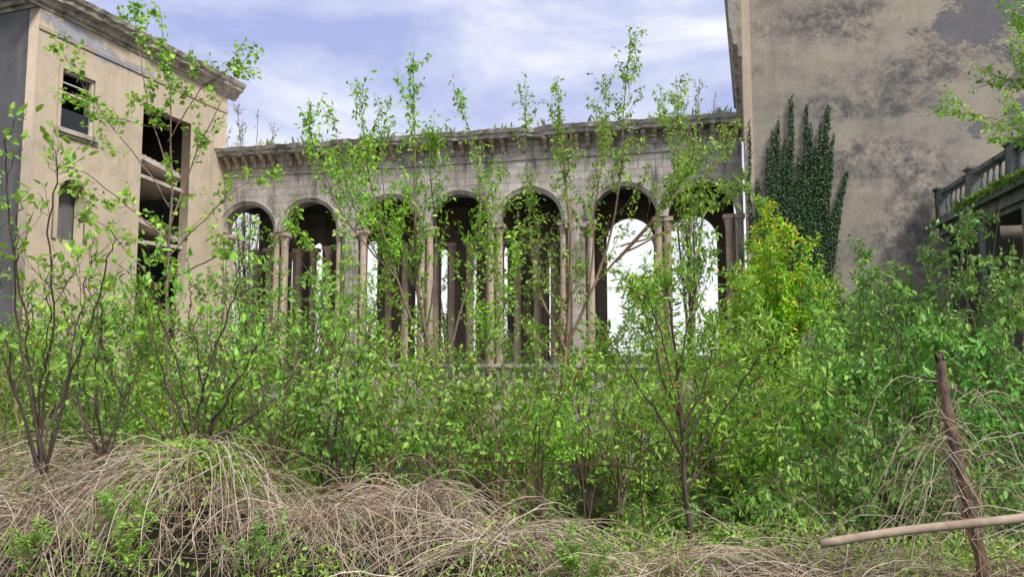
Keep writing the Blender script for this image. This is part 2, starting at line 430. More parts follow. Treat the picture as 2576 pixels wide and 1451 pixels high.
ring = [(nc+(nr+.16)*math.cos(x), nz1-nr+(nr+.16)*math.sin(x)) for x in np.linspace(0, math.pi, 16)]+[(nc-nr-.16, nz0), (na, nz0)]+[(nc+nr*math.cos(x), nz1-nr+nr*math.sin(x)) for x in np.linspace(math.pi, 0, 16)]+[(nb_, nz0), (nb_+.16, nz0)]
mk('arch_surround', panel_mesh(LB, ring, [], .07, .067), m_beige, lb)
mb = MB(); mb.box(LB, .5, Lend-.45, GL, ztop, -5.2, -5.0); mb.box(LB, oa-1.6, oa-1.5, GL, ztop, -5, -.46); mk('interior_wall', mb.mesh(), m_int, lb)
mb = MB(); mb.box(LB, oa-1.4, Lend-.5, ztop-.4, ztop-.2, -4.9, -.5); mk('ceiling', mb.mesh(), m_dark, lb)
for y, tl_ in ((440, .12), (600, -.05)):
    z = LB.hit(365, y)[1]
    mb = MB(); mb.ramp(LB, oa-.3, ob+.6, z-.14+tl_, z-.14-tl_, .14, -3.2, -.25); mk('landing', mb.mesh(), m_slab, lb)
    z1_ = LB.hit(365, y-66)[1]; z0_ = LB.hit(482, y-6)[1]
    mb = MB(); N = 12; al = ob-oa+.4
    mb.ramp(LB, oa-.2, ob+.3, z1_-.16, z0_-.3, .14, -2.0, -.5)
    for s_ in range(N):
        zz = z1_+(z0_-.14-z1_)*(s_+.5)/N
        a = oa-.2+(al+.1)*s_/N; mb.box(LB, a, a+(al+.1)/N-.03, zz-.06, zz+.08, -1.95, -.55)
    mk('stair_flight', mb.mesh(), m_slab, lb, 'broken sloping concrete stair flight')
# ------------------------------------------------------------ arcade
S0 = ARC.hit(548, 600)[0]; S1 = ARC.hit(1872, 600)[0]
Ltot = S1-S0; pw = .75; a_ = (Ltot-2*pw)/7
cen = []
s_ = S0
for i_ in range(7):
    if i_ in (2, 5): s_ += pw
    cen.append(s_+a_/2); s_ += a_
ztopA = ARC.hit(540, 384)[1]; zspr = EYE+5.3; FL = EYE-1.25; R_ = a_/2-.22
arc = empty('stone_arcade', (*ARC.P((S0+S1)/2, GL)[:2], GL), 'ruined limestone arcade with round arches, columns and bracketed cornice', 'arcade')
zc = ztopA-.6
def arches(fr, zs, r, cs, ztp, a0, a1, off, th):
    out = [(a0, zs)]
    for c_ in cs: out += [(c_-r*math.cos(x), zs+r*math.sin(x)) for x in np.linspace(0, math.pi, 24)]
    out += [(a1, zs), (a1, ztp), (a0, ztp)]
    return panel_mesh(fr, out, [], off, th)
mk('wall', arches(ARC, zspr, R_, cen, zc, S0-1.2, S1, 0, .6), m_stone, arc, 'upper wall of pale limestone blocks')
for c_ in cen:
    bm = bmesh.new()
    for (r1, r2, of) in ((R_+.0, R_+.07, .05), (R_+.07, R_+.15, .09), (R_+.15, R_+.21, .14)):
        rg = [(c_-r2*math.cos(x), zspr+r2*math.sin(x)) for x in np.linspace(0, math.pi, 24)]+[(c_-r1*math.cos(x), zspr+r1*math.sin(x)) for x in np.linspace(math.pi, 0, 24)]
        bm.from_mesh(panel_mesh(ARC, rg, [], of, of-.003))
    mm = bpy.data.meshes.new('arch_moulding'); bm.to_mesh(mm); bm.free()
    mk('arch_moulding', mm, m_trim, arc)
pc = [cen[1]+a_/2+pw/2, cen[4]+a_/2+pw/2]
for q in pc:
    mb = MB(); mb.box(ARC, q-pw/2+.04, q+pw/2-.04, FL, zspr-.002, -.58, -.02)
    mb.box(ARC, q-pw/2-.06, q+pw/2+.06, zspr-.3, zspr-.05, -.62, .06)
    mb.box(ARC, q-.16, q+.16, FL, zspr-.302, -.018, .1)
    mk('pier', mb.mesh(), m_stone, arc)
for q, w in ((S0-.6, .55), (S1-.12, .12)):
    mb = MB(); mb.box(ARC, q-w, q+w, FL, zspr-.002, -.58, -.02); mk('pier', mb.mesh(), m_stone, arc)
prof = [(-.6, zc), (.05, zc), (.08, zc+.1), (.1, zc+.12), (.1, zc+.2), (.56, zc+.24), (.58, zc+.36), (.66, zc+.4), (.74, zc+.56), (-.6, zc+.6)]
mk('cornice', rough_sweep(ARC, S0-1.2, S1, prof, .2, .04, 5), m_trim, arc)
mb = MB(); mb.sweep(ARC, S0-1.2, S1, [(.002, zc-.62), (.05, zc-.62), (.07, zc-.54), (.002, zc-.52)]); mk('string_course', mb.mesh(), m_trim, arc)
mb = MB(); F0 = Frame((0, 0), d=ARC.d)
mb.sweep(F0, -.08, .08, [(.0, -.42), (.09, -.42), (.16, -.32), (.15, -.22), (.3, -.12), (.42, -.02), (.42, .09), (0, .09)])
cb = mk('corbel', mb.mesh(), m_col, arc); off0 = wloc(cb).copy()
nc_ = 52; first = True
for q in range(nc_):
    aa = S0+.1+(Ltot-.3)*q/(nc_-1); P = Vector(ARC.P(aa, zc+.13, .01))
    if q % 13 == 7 or q in (10, 24, 31, 41): continue
    if first: cb.location = P+off0-wloc(arc); first = False
    else:
        o = cb.copy(); o.location = P+off0-wloc(arc); COL.objects.link(o)
Hc = zspr-FL
def colmesh(H, r):
    mb = MB(); FF = Frame((0, 0), d=ARC.d)
    mb.box(FF, -r*1.4, r*1.4, 0, .18, -r*1.4, r*1.4)
    mb.lathe((0, 0, .18), [(r*1.3, 0), (r*1.35, .06), (r*1.12, .12), (r*1.02, .18), (r, .4), (r*.98, H*.5), (r*.88, H-.85), (r*.98, H-.83), (r*.98, H-.79), (r*.88, H-.77), (r*.95, H-.62), (r*1.2, H-.45), (r*1.35, H-.34)], 16)
    mb.box(FF, -r*1.5, r*1.5, H-.16, H, -r*1.5, r*1.5)
    return mb.mesh()
cm = colmesh(Hc, .15); cm.materials.append(m_col)
cm2 = colmesh(Hc-.4, .16); cm2.materials.append(m_col)
edges = []
for i_, c_ in enumerate(cen):
    for q in (c_-a_/2, c_+a_/2):
        if all(abs(q-x) > .2 for x in edges): edges.append(q)
def addcol(me_, a, n, z=FL):
    o = bpy.data.objects.new('column', me_); COL.objects.link(o); o.parent = arc; o.location = Vector(ARC.P(a, z, n))-wloc(arc)
for q in edges:
    qq = min(max(q, S0+.25), S1-.35)
    addcol(cm, qq-.18, -.2); addcol(cm, qq+.18, -.2); addcol(cm, qq, -.62)
for i_, c_ in enumerate(cen):
    addcol(cm2, c_+a_/2-.3, -2.4)
    if i_ < 5: addcol(cm2, c_-a_/2+.45, -2.4); addcol(cm2, c_-.1, -2.0); addcol(cm2, c_+.35, -3.6)
BD = -5.2
out = [(S0-1.2, FL)]; ztb = zc-.3
for i_, c_ in enumerate(cen):
    if i_ >= 5:
        r = 1.1; zs = EYE+5.2; cc = c_-(.35 if i_ == 6 else .15)
        out += [(cc-r, FL+.9)]+[(cc-r*math.cos(x), zs+r*math.sin(x)) for x in np.linspace(0, math.pi, 20)]+[(cc+r, FL+.9)]
        out += [(cc+r+.01, FL)]
    else:
        for of, w, h in (((-.75, .3, 5.1), (.55, .38, 5.3)) if i_ < 2 else ((-.85, .14, 4.7), (-.1, .14, 4.7), (.6, .24, 4.9))):
            r = w; zs = EYE+h
            out += [(c_+of-r, FL+.9)]+[(c_+of-r*math.cos(x), zs+r*math.sin(x)) for x in np.linspace(0, math.pi, 10)]+[(c_+of+r, FL+.9)]
out += [(S1, FL), (S1, ztb), (S0-1.2, ztb)]
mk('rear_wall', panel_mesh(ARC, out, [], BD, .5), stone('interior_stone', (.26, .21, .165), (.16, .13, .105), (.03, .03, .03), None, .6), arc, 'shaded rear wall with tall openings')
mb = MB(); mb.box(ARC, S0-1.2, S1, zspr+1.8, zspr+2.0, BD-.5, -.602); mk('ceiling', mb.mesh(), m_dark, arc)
mb = MB(); mb.box(ARC, S0-1.2, S1, ztopA-.2, ztopA-.05, BD-.9, -.602); mk('roof', mb.mesh(), m_trim, arc)
mb = MB(); mb.box(ARC, S0-1.2, S1, GL, FL-.002, BD-.6, .3); mk('podium', mb.mesh(), m_stone, arc)
def balmesh(h, k=1.0):
    mb = MB(); mb.lathe((0, 0, 0), [(.09*k, 0), (.09*k, .05), (.05*k, .09), (.08*k, h*.35), (.085*k, h*.42), (.045*k, h*.7), (.05*k, h-.1), (.08*k, h-.06), (.08*k, h)], 8); return mb.mesh()
bmesh_ = balmesh(.6); bmesh_.materials.append(m_trim)
mb = MB(); mb.box(ARC, S0, S1, FL+.7, FL+.82, .0, .28); mb.box(ARC, S0, S1, FL, FL+.1, .02, .26); mk('railing', mb.mesh(), m_trim, arc)
for q in range(72):
    o = bpy.data.objects.new('baluster', bmesh_); COL.objects.link(o); o.parent = arc; o.location = Vector(ARC.P(S0+.15+(Ltot-.3)*q/71, FL+.1, .14))-wloc(arc)
# ------------------------------------------------------------ right building
rb = empty('plaster_building', (*RB.P(6, GL)[:2], GL), 'tall abandoned building with blank stained plaster wall', 'building')
zr = EYE+17
mb = MB(); mb.box(RB, .3, 22, GL, zr, -.4, 0); mk('wall', mb.mesh(), m_rwall, rb, 'blank beige wall with grey peeling plaster')
mb = MB(); mb.box(RB, 0, .297, GL, zr, -.4, .05); mk('corner_pilaster', mb.mesh(), m_beige, rb)
RS = Frame(RB.P(.4, 0), ang=math.radians(90-18.2))
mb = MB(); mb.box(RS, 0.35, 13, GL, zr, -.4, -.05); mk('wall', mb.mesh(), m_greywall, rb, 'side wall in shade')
zk = EYE+10.75
mb = MB()
pr = [(-.38, zk), (-.52, zk+.1), (-.55, zk+.5), (-.72, zk+.6), (-.74, zk+1.1), (-.82, zk+1.2), (-.86, zk+2.3), (-.98, zk+2.4), (-.98, zk+2.7), (-.38, zk+2.7)]
mb.sweep(RS, -.15, 13, pr); mk('cornice', mb.mesh(), m_corn, rb)
# ------------------------------------------------------------ terrace
TR = Frame((14.8, 26.0), d=(-.223, -.975))
te = empty('raised_terrace', (*TR.P(6, GL)[:2], GL), 'raised stone terrace with weathered balustrade and dark openings below', 'terrace')
zt = EYE+5.4; s0 = 1.4; s1 = 14
mb = MB(); mb.box(TR, s0, s1, zt-.13, zt, -.14, .14); mb.box(TR, s0, s1, zt-.95, zt-.85, -.12, .12); mk('railing', mb.mesh(), m_bal, te)
mb = MB(); mb.box(TR, s0, s1, zt-1.2, zt-.952, -4, .3); mb.box(TR, s0, s1, zt-1.5, zt-1.202, -.3, .1); mk('slab', mb.mesh(), m_bal, te)
for q in np.arange(s0+.2, s1, 2.8):
    mb = MB(); mb.box(TR, q-.2, q+.2, zt-.95, zt+.04, -.19, .19); mb.box(TR, q-.25, q+.25, zt+.04, zt+.12, -.24, .24); mk('newel', mb.mesh(), m_bal, te)
bm2 = balmesh(.72, .75); bm2.materials.append(m_bal)
for q in np.arange(s0+.6, s1, .42):
    o = bpy.data.objects.new('baluster', bm2); COL.objects.link(o); o.parent = te; o.location = Vector(TR.P(q, zt-.85))-wloc(te)
holes = [rect(c_-1.2, c_+1.2, GL+.3, zt-1.65) for c_ in (3.2, 6.1, 9.0, 11.9)]
mk('wall', panel_mesh(TR, rect(s0, s1, GL, zt-1.502), holes, .0, .4), m_bal, te, 'supporting wall of grey stone piers')
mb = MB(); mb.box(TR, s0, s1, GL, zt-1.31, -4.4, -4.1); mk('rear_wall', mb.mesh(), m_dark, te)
# ------------------------------------------------------------ ivy
fing = [((1990, 245), (1985, 600), 3, 17), ((1957, 300), (1958, 600), 2, 14), ((1930, 370), (1935, 600), 2, 13), ((2028, 265), (2022, 640), 3, 17),
        ((2082, 262), (2062, 640), 4, 18), ((2052, 370), (2045, 640), 2, 15), ((2130, 430), (2065, 700), 3, 20), ((2008, 400), (2005, 660), 3, 20), ((1884, 300), (1886, 620), 2, 7), ((1905, 450), (1915, 680), 3, 17),
        ((2112, 520), (2060, 710), 5, 26), ((1973, 350), (1972, 600), 2, 12), ((1945, 560), (1960, 720), 14, 44), ((2030, 560), (2030, 720), 14, 44), ((2096, 340), (2072, 600), 2, 11), ((2064, 310), (2055, 600), 2, 10), ((2118, 470), (2075, 680), 3, 16),
        ((1942, 330), (1948, 600), 2, 10), ((2040, 310), (2034, 620), 2, 11)]
LP = []; vt = []
for (x0, y0), (x1, y1), w0, w1 in fing:
    m = int((y1-y0)*(w0+w1)*.24)
    u = RNG.random(m)**.72; x = x0+(x1-x0)*u+RNG.normal(size=m)*.6*(w0+(w1-w0)*u**1.6)+5*np.sin(u*11+x0)*u; y = y0+(y1-y0)*u+RNG.normal(size=m)*4
    LP += [RB.P(*RB.hit(a, b_), n=RNG.uniform(.02, .18)) for a, b_ in zip(x, y)]
    vt.append((np.array([RB.P(*RB.hit(x0+(x1-x0)*q, y0+(y1+200-y0)*q), n=.02) for q in np.linspace(0, 1, 10)]), np.linspace(.008, .025, 10)))
LP = np.array(LP); m = len(LP)
D = norm(np.stack([RNG.normal(size=m)*.7, RNG.normal(size=m)*.3-.1, -np.ones(m)], 1))
N = norm(np.array([RB.n[0], RB.n[1], .5])+RNG.normal(size=(m, 3))*.6)
f = RNG.random((m, 1)); C = np.array((.013, .042, .014))*f+np.array((.055, .15, .032))*(1-f)
V, Q, C = leaves(LP, D, RNG.uniform(.05, .09, m), C, 'broad', N)
e = empty('climbing_ivy', tuple(RB.P(2, GL)), 'dark green ivy climbing in fingers up plaster wall', 'ivy')
mk('foliage', mesh_np('ivy', V, Q, C), m_ivy, e); TV, TQ = tubes(vt, 5); mk('stem', mesh_np('vine', TV, TQ), m_wood2, e)
# ------------------------------------------------------------ trees
def st(pix, d, r0, r1, n=22, dd=0.0, seed=0, wob=.03):
    rg = np.random.default_rng(seed+int(pix[0][0]+9999)+int(pix[-1][0]+9999))
    P = np.array([U(x, y, d+dd*i_/(len(pix)-1)) for i_, (x, y) in enumerate(pix)])
    S = smooth(P, n); w = np.cumsum(rg.normal(size=S.shape)*wob*.4, 0); w -= np.linspace(0, 1, n)[:, None]*w[-1]
    return (S+w*.8, r0, r1)
GREEN = ((.50, .82, .07), (.16, .42, .025))
TG = 'trees sprouting in the courtyard'
d = 13
s = [st([(1110, 1340), (1098, 1000), (1050, 700), (1045, 400), (1040, 130)], d, .07, .005),
     st([(1098, 1000), (1000, 700), (930, 450), (905, 210)], d, .035, .004, dd=-.8),
     st([(1098, 980), (1150, 800), (1200, 600), (1200, 400), (1150, 240)], d, .032, .004, dd=.8),
     st([(1060, 750), (990, 600), (960, 400), (980, 240)], d, .02, .004, dd=1.0),
     st([(1000, 700), (870, 560), (800, 400), (755, 270)], d-.4, .02, .004, dd=-.8),
     st([(950, 650), (870, 480), (835, 290)], d-.5, .018, .004, dd=.6),
     st([(1090, 1050), (950, 900), (860, 760), (790, 620), (700, 540)], d, .025, .004, dd=-1.5),
     st([(1070, 850), (1090, 640), (1080, 450), (1090, 330)], d, .02, .004, dd=-1.0),
     st([(1100, 1100), (980, 960), (900, 880), (800, 800)], d, .02, .004, dd=-1.2),
     st([(1100, 1060), (1200, 900), (1270, 760), (1290, 600)], d, .022, .004, dd=-1.5)]
B = dict(bdens=5.0, blen=1.15, ls=.085, k=3, lsize=.078, cols=GREEN, droop=.6, ntw=3, ang=(18, 55), up=.32, tstart=.18, taper=.82, twr=.003, leafout=.1, bare=.1)
plant('box_elder', (*U(1110, 1340, d)[:2], -1.6), 'young multi-stemmed tree with fresh lime-green leaves', 'tree', s, m_wood, m_leaf, TG, 1, **B)
s = [st([(1275, 1330), (1390, 1060), (1420, 880), (1430, 600), (1410, 350), (1400, 195)], d, .08, .005),
     st([(1420, 880), (1500, 700), (1560, 480), (1570, 250), (1588, 95)], d, .035, .004, dd=-.7),
     st([(1420, 880), (1350, 700), (1330, 500), (1320, 185)], d, .032, .004, dd=.7),
     st([(1480, 740), (1500, 500), (1520, 350), (1525, 190)], d, .02, .004, dd=.9),
     st([(1510, 700), (1640, 560), (1730, 430), (1760, 260)], d, .024, .004, dd=-1.0),
     st([(1560, 640), (1700, 560), (1790, 430), (1840, 330)], d, .02, .004, dd=.6),
     st([(1550, 660), (1700, 480), (1700, 300), (1690, 230)], d, .02, .004, dd=.9),
     st([(1420, 900), (1290, 780), (1230, 620), (1260, 420)], d, .02, .004, dd=1.0),
     st([(1560, 620), (1700, 580), (1800, 520), (1880, 440)], d, .018, .004, dd=-.6),
     st([(1400, 1000), (1520, 880), (1600, 780), (1680, 640)], d, .02, .004, dd=-1.0)]
plant('box_elder', (*U(1275, 1330, d)[:2], -1.6), 'leaning multi-stemmed tree with lime-green spring leaves', 'tree', s, m_wood3, m_leaf, TG, 2, **B)
d = 9
s = [st([(440, 1150), (425, 850), (428, 500), (425, 250), (400, 15)], d, .03, .004),
     st([(428, 560), (520, 360), (590, 200), (640, 105)], d, .012, .003, dd=.5),
     st([(426, 520), (330, 380), (230, 250), (135, 95)], d, .012, .003, dd=-.6),
     st([(427, 430), (370, 250), (350, 90), (340, 25)], d, .01, .003, dd=.3),
     st([(427, 620), (300, 500), (200, 430), (120, 410)], d, .012, .003, dd=-.5),
     st([(427, 640), (540, 520), (620, 450), (700, 430)], d, .012, .003, dd=.5),
     st([(426, 360), (500, 230), (560, 190), (620, 170)], d, .009, .003, dd=-.5),
     st([(427, 700), (540, 640), (620, 600), (640, 560)], d, .012, .003, dd=-.8),
     st([(426, 330), (300, 300), (230, 290), (180, 230)], d, .009, .003, dd=-.4),
     st([(427, 760), (330, 640), (250, 560), (200, 540)], d, .01, .003, dd=.6)]
plant('maple_sapling', (*U(440, 1150, d)[:2], -1.5), 'slender tree with sparse bright green lobed leaves', 'tree', s, m_wood, m_leaf, TG, 3,
      bdens=5.5, blen=.6, ls=.07, k=3, lsize=.058, shape='broad', cols=GREEN, droop=.3, ntw=2, ang=(35, 70), up=.15, twr=.0026)
def fig(bx, by, d, tips, seed, label):
    s = []
    for (x, y) in tips:
        mx = bx+(x-bx)*.55+random.uniform(-20, 20); my = by+(y-by)*.4
        s.append(st([(bx, by), (mx, my), (x-(x-bx)*.1, y+(by-y)*.2), (x, y)], d, .011, .003, dd=random.uniform(-.8, .8), wob=.05))
    b_ = U(bx, by, d)
    plant('fig_shrub', tuple(b_), label, 'shrub', s, m_wood2, m_leaf, 'fig shrubs in the thicket', seed, parts=('stems', 'foliage'),
          bdens=5, blen=.5, tstart=.2, ls=.03, k=2, lsize=.062, shape='oval', cols=((.48, .80, .08), (.2, .5, .04)), droop=-.5, ntw=2, ang=(25, 65), up=.4, leafout=.82, topleaf=.07, twr=.0022)
fig(110, 1180, 5.2, [(20, 330), (140, 380), (60, 480), (230, 640), (10, 640), (280, 580), (-60, 500), (120, 720), (180, 800)], 21, 'leggy shrub with dark stems and upright fresh leaves')
fig(480, 1140, 6.0, [(330, 680), (400, 640), (490, 700), (600, 660), (720, 730), (860, 760), (540, 850), (650, 860), (250, 760), (760, 900)], 22, 'fan-shaped shrub with bare dark stems and tip leaves')
fig(260, 1150, 6.6, [(160, 700), (230, 690), (330, 740), (380, 830), (60, 760), (120, 850), (200, 900)], 23, 'tangled shrub with dark stems and leaf tufts')
fig(700, 1170, 8.0, [(600, 780), (680, 740), (760, 800), (850, 830), (930, 900), (820, 700), (560, 860)], 24, 'open shrub with dark stems and small leaf tufts')
def sapling(bx, by, d, top, spread, seed, n=6, **kw):
    rg = np.random.default_rng(seed); s = []
    for q in range(n):
        f = (q+.5)/n*2-1; x = bx+f*spread+rg.uniform(-20, 20); y = top+abs(f)*120+rg.uniform(-20, 70)
        s.append(st([(bx, by), (bx+f*spread*.35, by+(y-by)*.45), (bx+f*spread*.75, by+(y-by)*.75), (x, y)], d, .019, .004, dd=rg.uniform(-1.0, 1.0), wob=.05))
    b_ = U(bx, by, d)
    k_ = dict(bdens=4.8, blen=.78, tstart=.18, ls=.09, k=3, lsize=.07, cols=((.48, .78, .07), (.11, .32, .02)), droop=.4, ntw=3, ang=(25, 65), up=.2, twr=.003, leafout=.1, bare=.22)
    k_.update(kw)
    plant('sapling', (b_[0], b_[1], float(gz(b_[0], b_[1]))), 'slender multi-stemmed sapling with small airy green leaves', 'tree', s, random.choice([m_wood, m_wood2, m_wood3]), m_leaf, 'slender saplings filling the courtyard', seed, **k_)
for i_, (bx, top, sp, d_) in enumerate([(560, 620, 110, 11), (660, 560, 110, 15), (800, 690, 130, 10), (900, 620, 110, 17), (960, 810, 110, 9), (1080, 820, 100, 10.5), (1190, 710, 100, 16), (1250, 880, 120, 9),
                                        (1330, 770, 90, 15), (1480, 850, 110, 10), (1580, 770, 110, 15), (1700, 800, 100, 12), (350, 640, 120, 11), (240, 720, 110, 9), (90, 700, 110, 11), (40, 780, 120, 8.5),
                                        (520, 800, 110, 9), (700, 860, 120, 8.5), (1820, 720, 90, 16), (1560, 920, 110, 9), (860, 920, 110, 8),
                                        (740, 760, 110, 13), (1640, 720, 110, 18), (1760, 760, 110, 14), (1360, 980, 110, 8.5), (1120, 1000, 110, 8)]):
    sapling(bx, 1250 if d_ > 10 else 1300, d_, top, sp, 500+i_)
d = 6.2
s = [st([(1738, 1390), (1722, 1200), (1708, 1000), (1690, 800), (1670, 690)], d, .03, .004),
     st([(1718, 1150), (1640, 1000), (1560, 880), (1500, 810)], d, .014, .003, dd=-.4),
     st([(1716, 1080), (1780, 900), (1810, 780), (1840, 700)], d, .014, .003, dd=.4),
     st([(1722, 1180), (1830, 1000), (1900, 900), (1960, 830)], d, .014, .003, dd=-.3),
     st([(1710, 1050), (1640, 860), (1600, 760), (1590, 700)], d, .012, .003, dd=.5),
     st([(1725, 1220), (1860, 1080), (1950, 1000), (2010, 960)], d, .01, .003, dd=.4),
     st([(1720, 1200), (1600, 1090), (1500, 1010), (1430, 960)], d, .01, .003, dd=.3),
     st([(1705, 960), (1740, 800), (1760, 700), (1750, 640)], d, .01, .003, dd=-.4),
     st([(1712, 1040), (1670, 900), (1640, 790), (1620, 740)], d, .01, .003, dd=-.6),
     st([(1716, 1100), (1800, 960), (1870, 860), (1880, 760)], d, .01, .003, dd=.6)]
plant('peach_tree', (*U(1738, 1390, d)[:2], -.1), 'small fruit tree with narrow leaves and reddish tips', 'tree', s, m_wood2, m_leaf, TG, 5,
      bdens=9, blen=.5, tstart=.15, ls=.036, k=2, lsize=.07, shape='narrow', cols=((.48, .74, .06), (.17, .42, .03)), droop=.1, ntw=3, ang=(20, 55), up=.35, tipc=((.5, .09, .08), .035), twr=.0018)
d = 15
s = [st([(1960, 1250), (1950, 900), (1935, 650), (1925, 520)], d, .07, .008)]+[st([(1950, 950), (1950+q*.5, 800), (1945+q, t_)], d, .03, .005, dd=random.uniform(-1.2, 1.2)) for q, t_ in ((-90, 700), (-55, 580), (40, 560), (95, 620), (130, 700), (-100, 780), (0, 600), (-30, 640), (70, 680), (150, 780))]
plant('reddish_tipped_tree', (*U(1960, 1250, d)[:2], -1.6), 'bushy tree with warm orange tips on yellow-green foliage', 'tree', s, m_wood, m_leafd, TG, 6,
      bdens=10, blen=.8, ls=.07, k=4, lsize=.08, cols=((.54, .84, .06), (.2, .48, .03)), droop=.0, ntw=4, ang=(25, 65), up=.35, tipc=((.9, .55, .09), .24, 1), tstart=.1)
RG = ((.34, .68, .10), (.08, .26, .035))
YG = ((.48, .80, .07), (.13, .37, .03))
def bush(bx, by, d, top, spread, seed, dens=8, ls=.085, lsz=.08, n=10, cols=RG, k=4):
    s = []; rg = np.random.default_rng(seed)
    for q in range(n):
        f = (q+.5)/n*2-1; x = bx+f*spread+rg.uniform(-25, 25); y = top+abs(f)**1.6*130+rg.uniform(-50, 110)
        s.append(st([(bx+f*15, by), (bx+f*spread*.5, by+(y-by)*.5), (x, y)], d, .024, .004, dd=rg.uniform(-1.2, 1.2)))
    b_ = U(bx, by, d)
    plant('young_tree', (b_[0], b_[1], float(gz(b_[0], b_[1]))), 'dense young tree with drooping mid-green leaves', 'tree', s, m_wood, m_leafd, 'dense young trees beside the terrace', seed,
          bdens=dens*.72, blen=.8, ls=ls, k=k, lsize=lsz, cols=cols, droop=1.0, ntw=3, ang=(25, 70), up=.1, tstart=.12, twr=.003, bare=.15)
bush(2170, 1400, 12, 610, 180, 31)
bush(2400, 1400, 11, 520, 190, 32)
bush(2330, 1450, 8.5, 740, 190, 33)
bush(2600, 1450, 9, 530, 170, 34)
bush(2080, 1400, 9.5, 820, 150, 35, cols=YG)
bush(2520, 1450, 7.5, 880, 190, 36, lsz=.07)
bush(1900, 1400, 11, 840, 140, 37, cols=YG)
bush(2250, 1480, 7.5, 1000, 170, 38, lsz=.07)
bush(2060, 1480, 7.2, 1080, 150, 39, lsz=.065, cols=YG)
bush(2430, 1480, 6.4, 1130, 180, 40, lsz=.06)
d = 10
s = [st([(2900, 1400), (2860, 900), (2800, 500), (2750, 200), (2720, 0)], d, .12, .02),
     st([(2800, 520), (2650, 350), (2500, 300), (2370, 285)], d, .016, .003, dd=-.5),
     st([(2780, 380), (2680, 250), (2600, 200), (2440, 225)], d, .016, .003, dd=.4),
     st([(2760, 250), (2660, 120), (2590, 40), (2560, -60)], d, .016, .003), st([(2770, 300), (2690, 200), (2620, 120), (2540, 150)], d, .016, .003),
     st([(2770, 280), (2690, 160), (2600, 90), (2530, 60)], d, .016, .003),
     st([(2800, 500), (2700, 420), (2600, 360), (2480, 350)], d, .016, .003)]
B2 = dict(B); B2.update(lsize=.065, blen=.85, ls=.07, bare=0, ntw=4)
plant('box_elder', (*U(2900, 1400, d)[:2], -1.6), 'tree with leafy branches hanging over the terrace', 'tree', s, m_wood, m_leaf, TG, 7, **B2)
def twiggy(px, by, d, tops, seed, label, k=1):
    s = [st([(px, by), (px+(x-px)*.4, by+(y-by)*.5), (x, y)], d, .12, .012, dd=random.uniform(-1, 1), wob=.08) for x, y in tops]
    b_ = U(px, by, d)
    plant('bare_tree', (b_[0], b_[1], float(gz(b_[0], b_[1]))), label, 'tree', s, m_wood, m_leaf, 'trees beyond the arcade', seed, bdens=3, blen=1.6, ls=.35, k=k, lsize=.13, cols=((.36, .5, .1), (.2, .3, .06)), droop=0, ntw=4, ang=(20, 50), up=.4, twr=.01)
twiggy(620, 950, 44, [(600, 260), (560, 260), (650, 275), (690, 310), (530, 290), (610, 300)], 41, 'nearly leafless tree with fine grey twigs')
twiggy(1740, 960, 42, [(1700, 190), (1760, 200), (1660, 215), (1800, 230), (1720, 250)], 42, 'budding tree with fine twigs above the parapet', 2)
for i_, (px, d_, ty) in enumerate(((900, 44, 620), (1130, 45, 600), (1300, 46, 700))):
    twiggy(px, 960, d_, [(px-80, ty+60), (px, ty), (px+70, ty+50), (px-40, ty+20), (px+110, ty+120)], 50+i_, 'leafy tree seen through the arcade openings', 5)
# ------------------------------------------------------------ shrubs (shared meshes)
def shrubset(n, cols, lsz, seed, shape='oval'):
    out = []
    for v in range(n):
        rg = np.random.default_rng(seed+v); s = []
        for q in range(11):
            a = rg.uniform(0, 2*math.pi); r = rg.uniform(.1, 1.05); h = rg.uniform(1.5, 2.8)*(1-.25*r)
            P = np.array([(0.05*math.cos(a), .05*math.sin(a), 0), (r*.4*math.cos(a), r*.4*math.sin(a), h*.5), (r*math.cos(a), r*math.sin(a), h)])
            s.append((smooth(P, 12), .018, .004))
        tb, (V, Q, C) = grow(s, rg, bdens=5.2, blen=.75, tstart=.15, ls=.088, k=4, lsize=lsz, cols=cols, droop=.4, ntw=3, shape=shape, up=.15, ang=(30, 75), twr=.003, bare=.18)
        TV, TQ = tubes(tb, 4)
        a = mesh_np('stems', TV, TQ); a.materials.append(m_wood if v % 2 else m_wood3); b_ = mesh_np('foliage', V, Q, C); b_.materials.append(m_leafd)
        out.append((a, b_))
    return out
SA = shrubset(5, ((.48, .79, .07), (.09, .28, .02)), .07, 100)
SB = shrubset(3, ((.32, .64, .08), (.07, .23, .03)), .075, 200)
def addshrub(x, y, topz, st_, wide=1.0):
    z = float(base_z(x, y))-.05; h = max(.7, topz-z); k = h/2.6
    e = empty('shrub', (x, y, z), 'leafy shrub with small fresh green leaves' if st_ is SA else 'dense shrub with mid-green leaves', 'shrub', 'shrubs filling the courtyard')
    e.rotation_euler[2] = random.uniform(0, 6.28)
    w = wide*random.uniform(.8, 1.15); e.scale = (max(k, .6)*w, max(k, .6)*w, k)
    a, b_ = random.choice(st_)
    for nm, q in (('stems', a), ('foliage', b_)):
        o = bpy.data.objects.new(nm, q); o.parent = e; COL.objects.link(o)
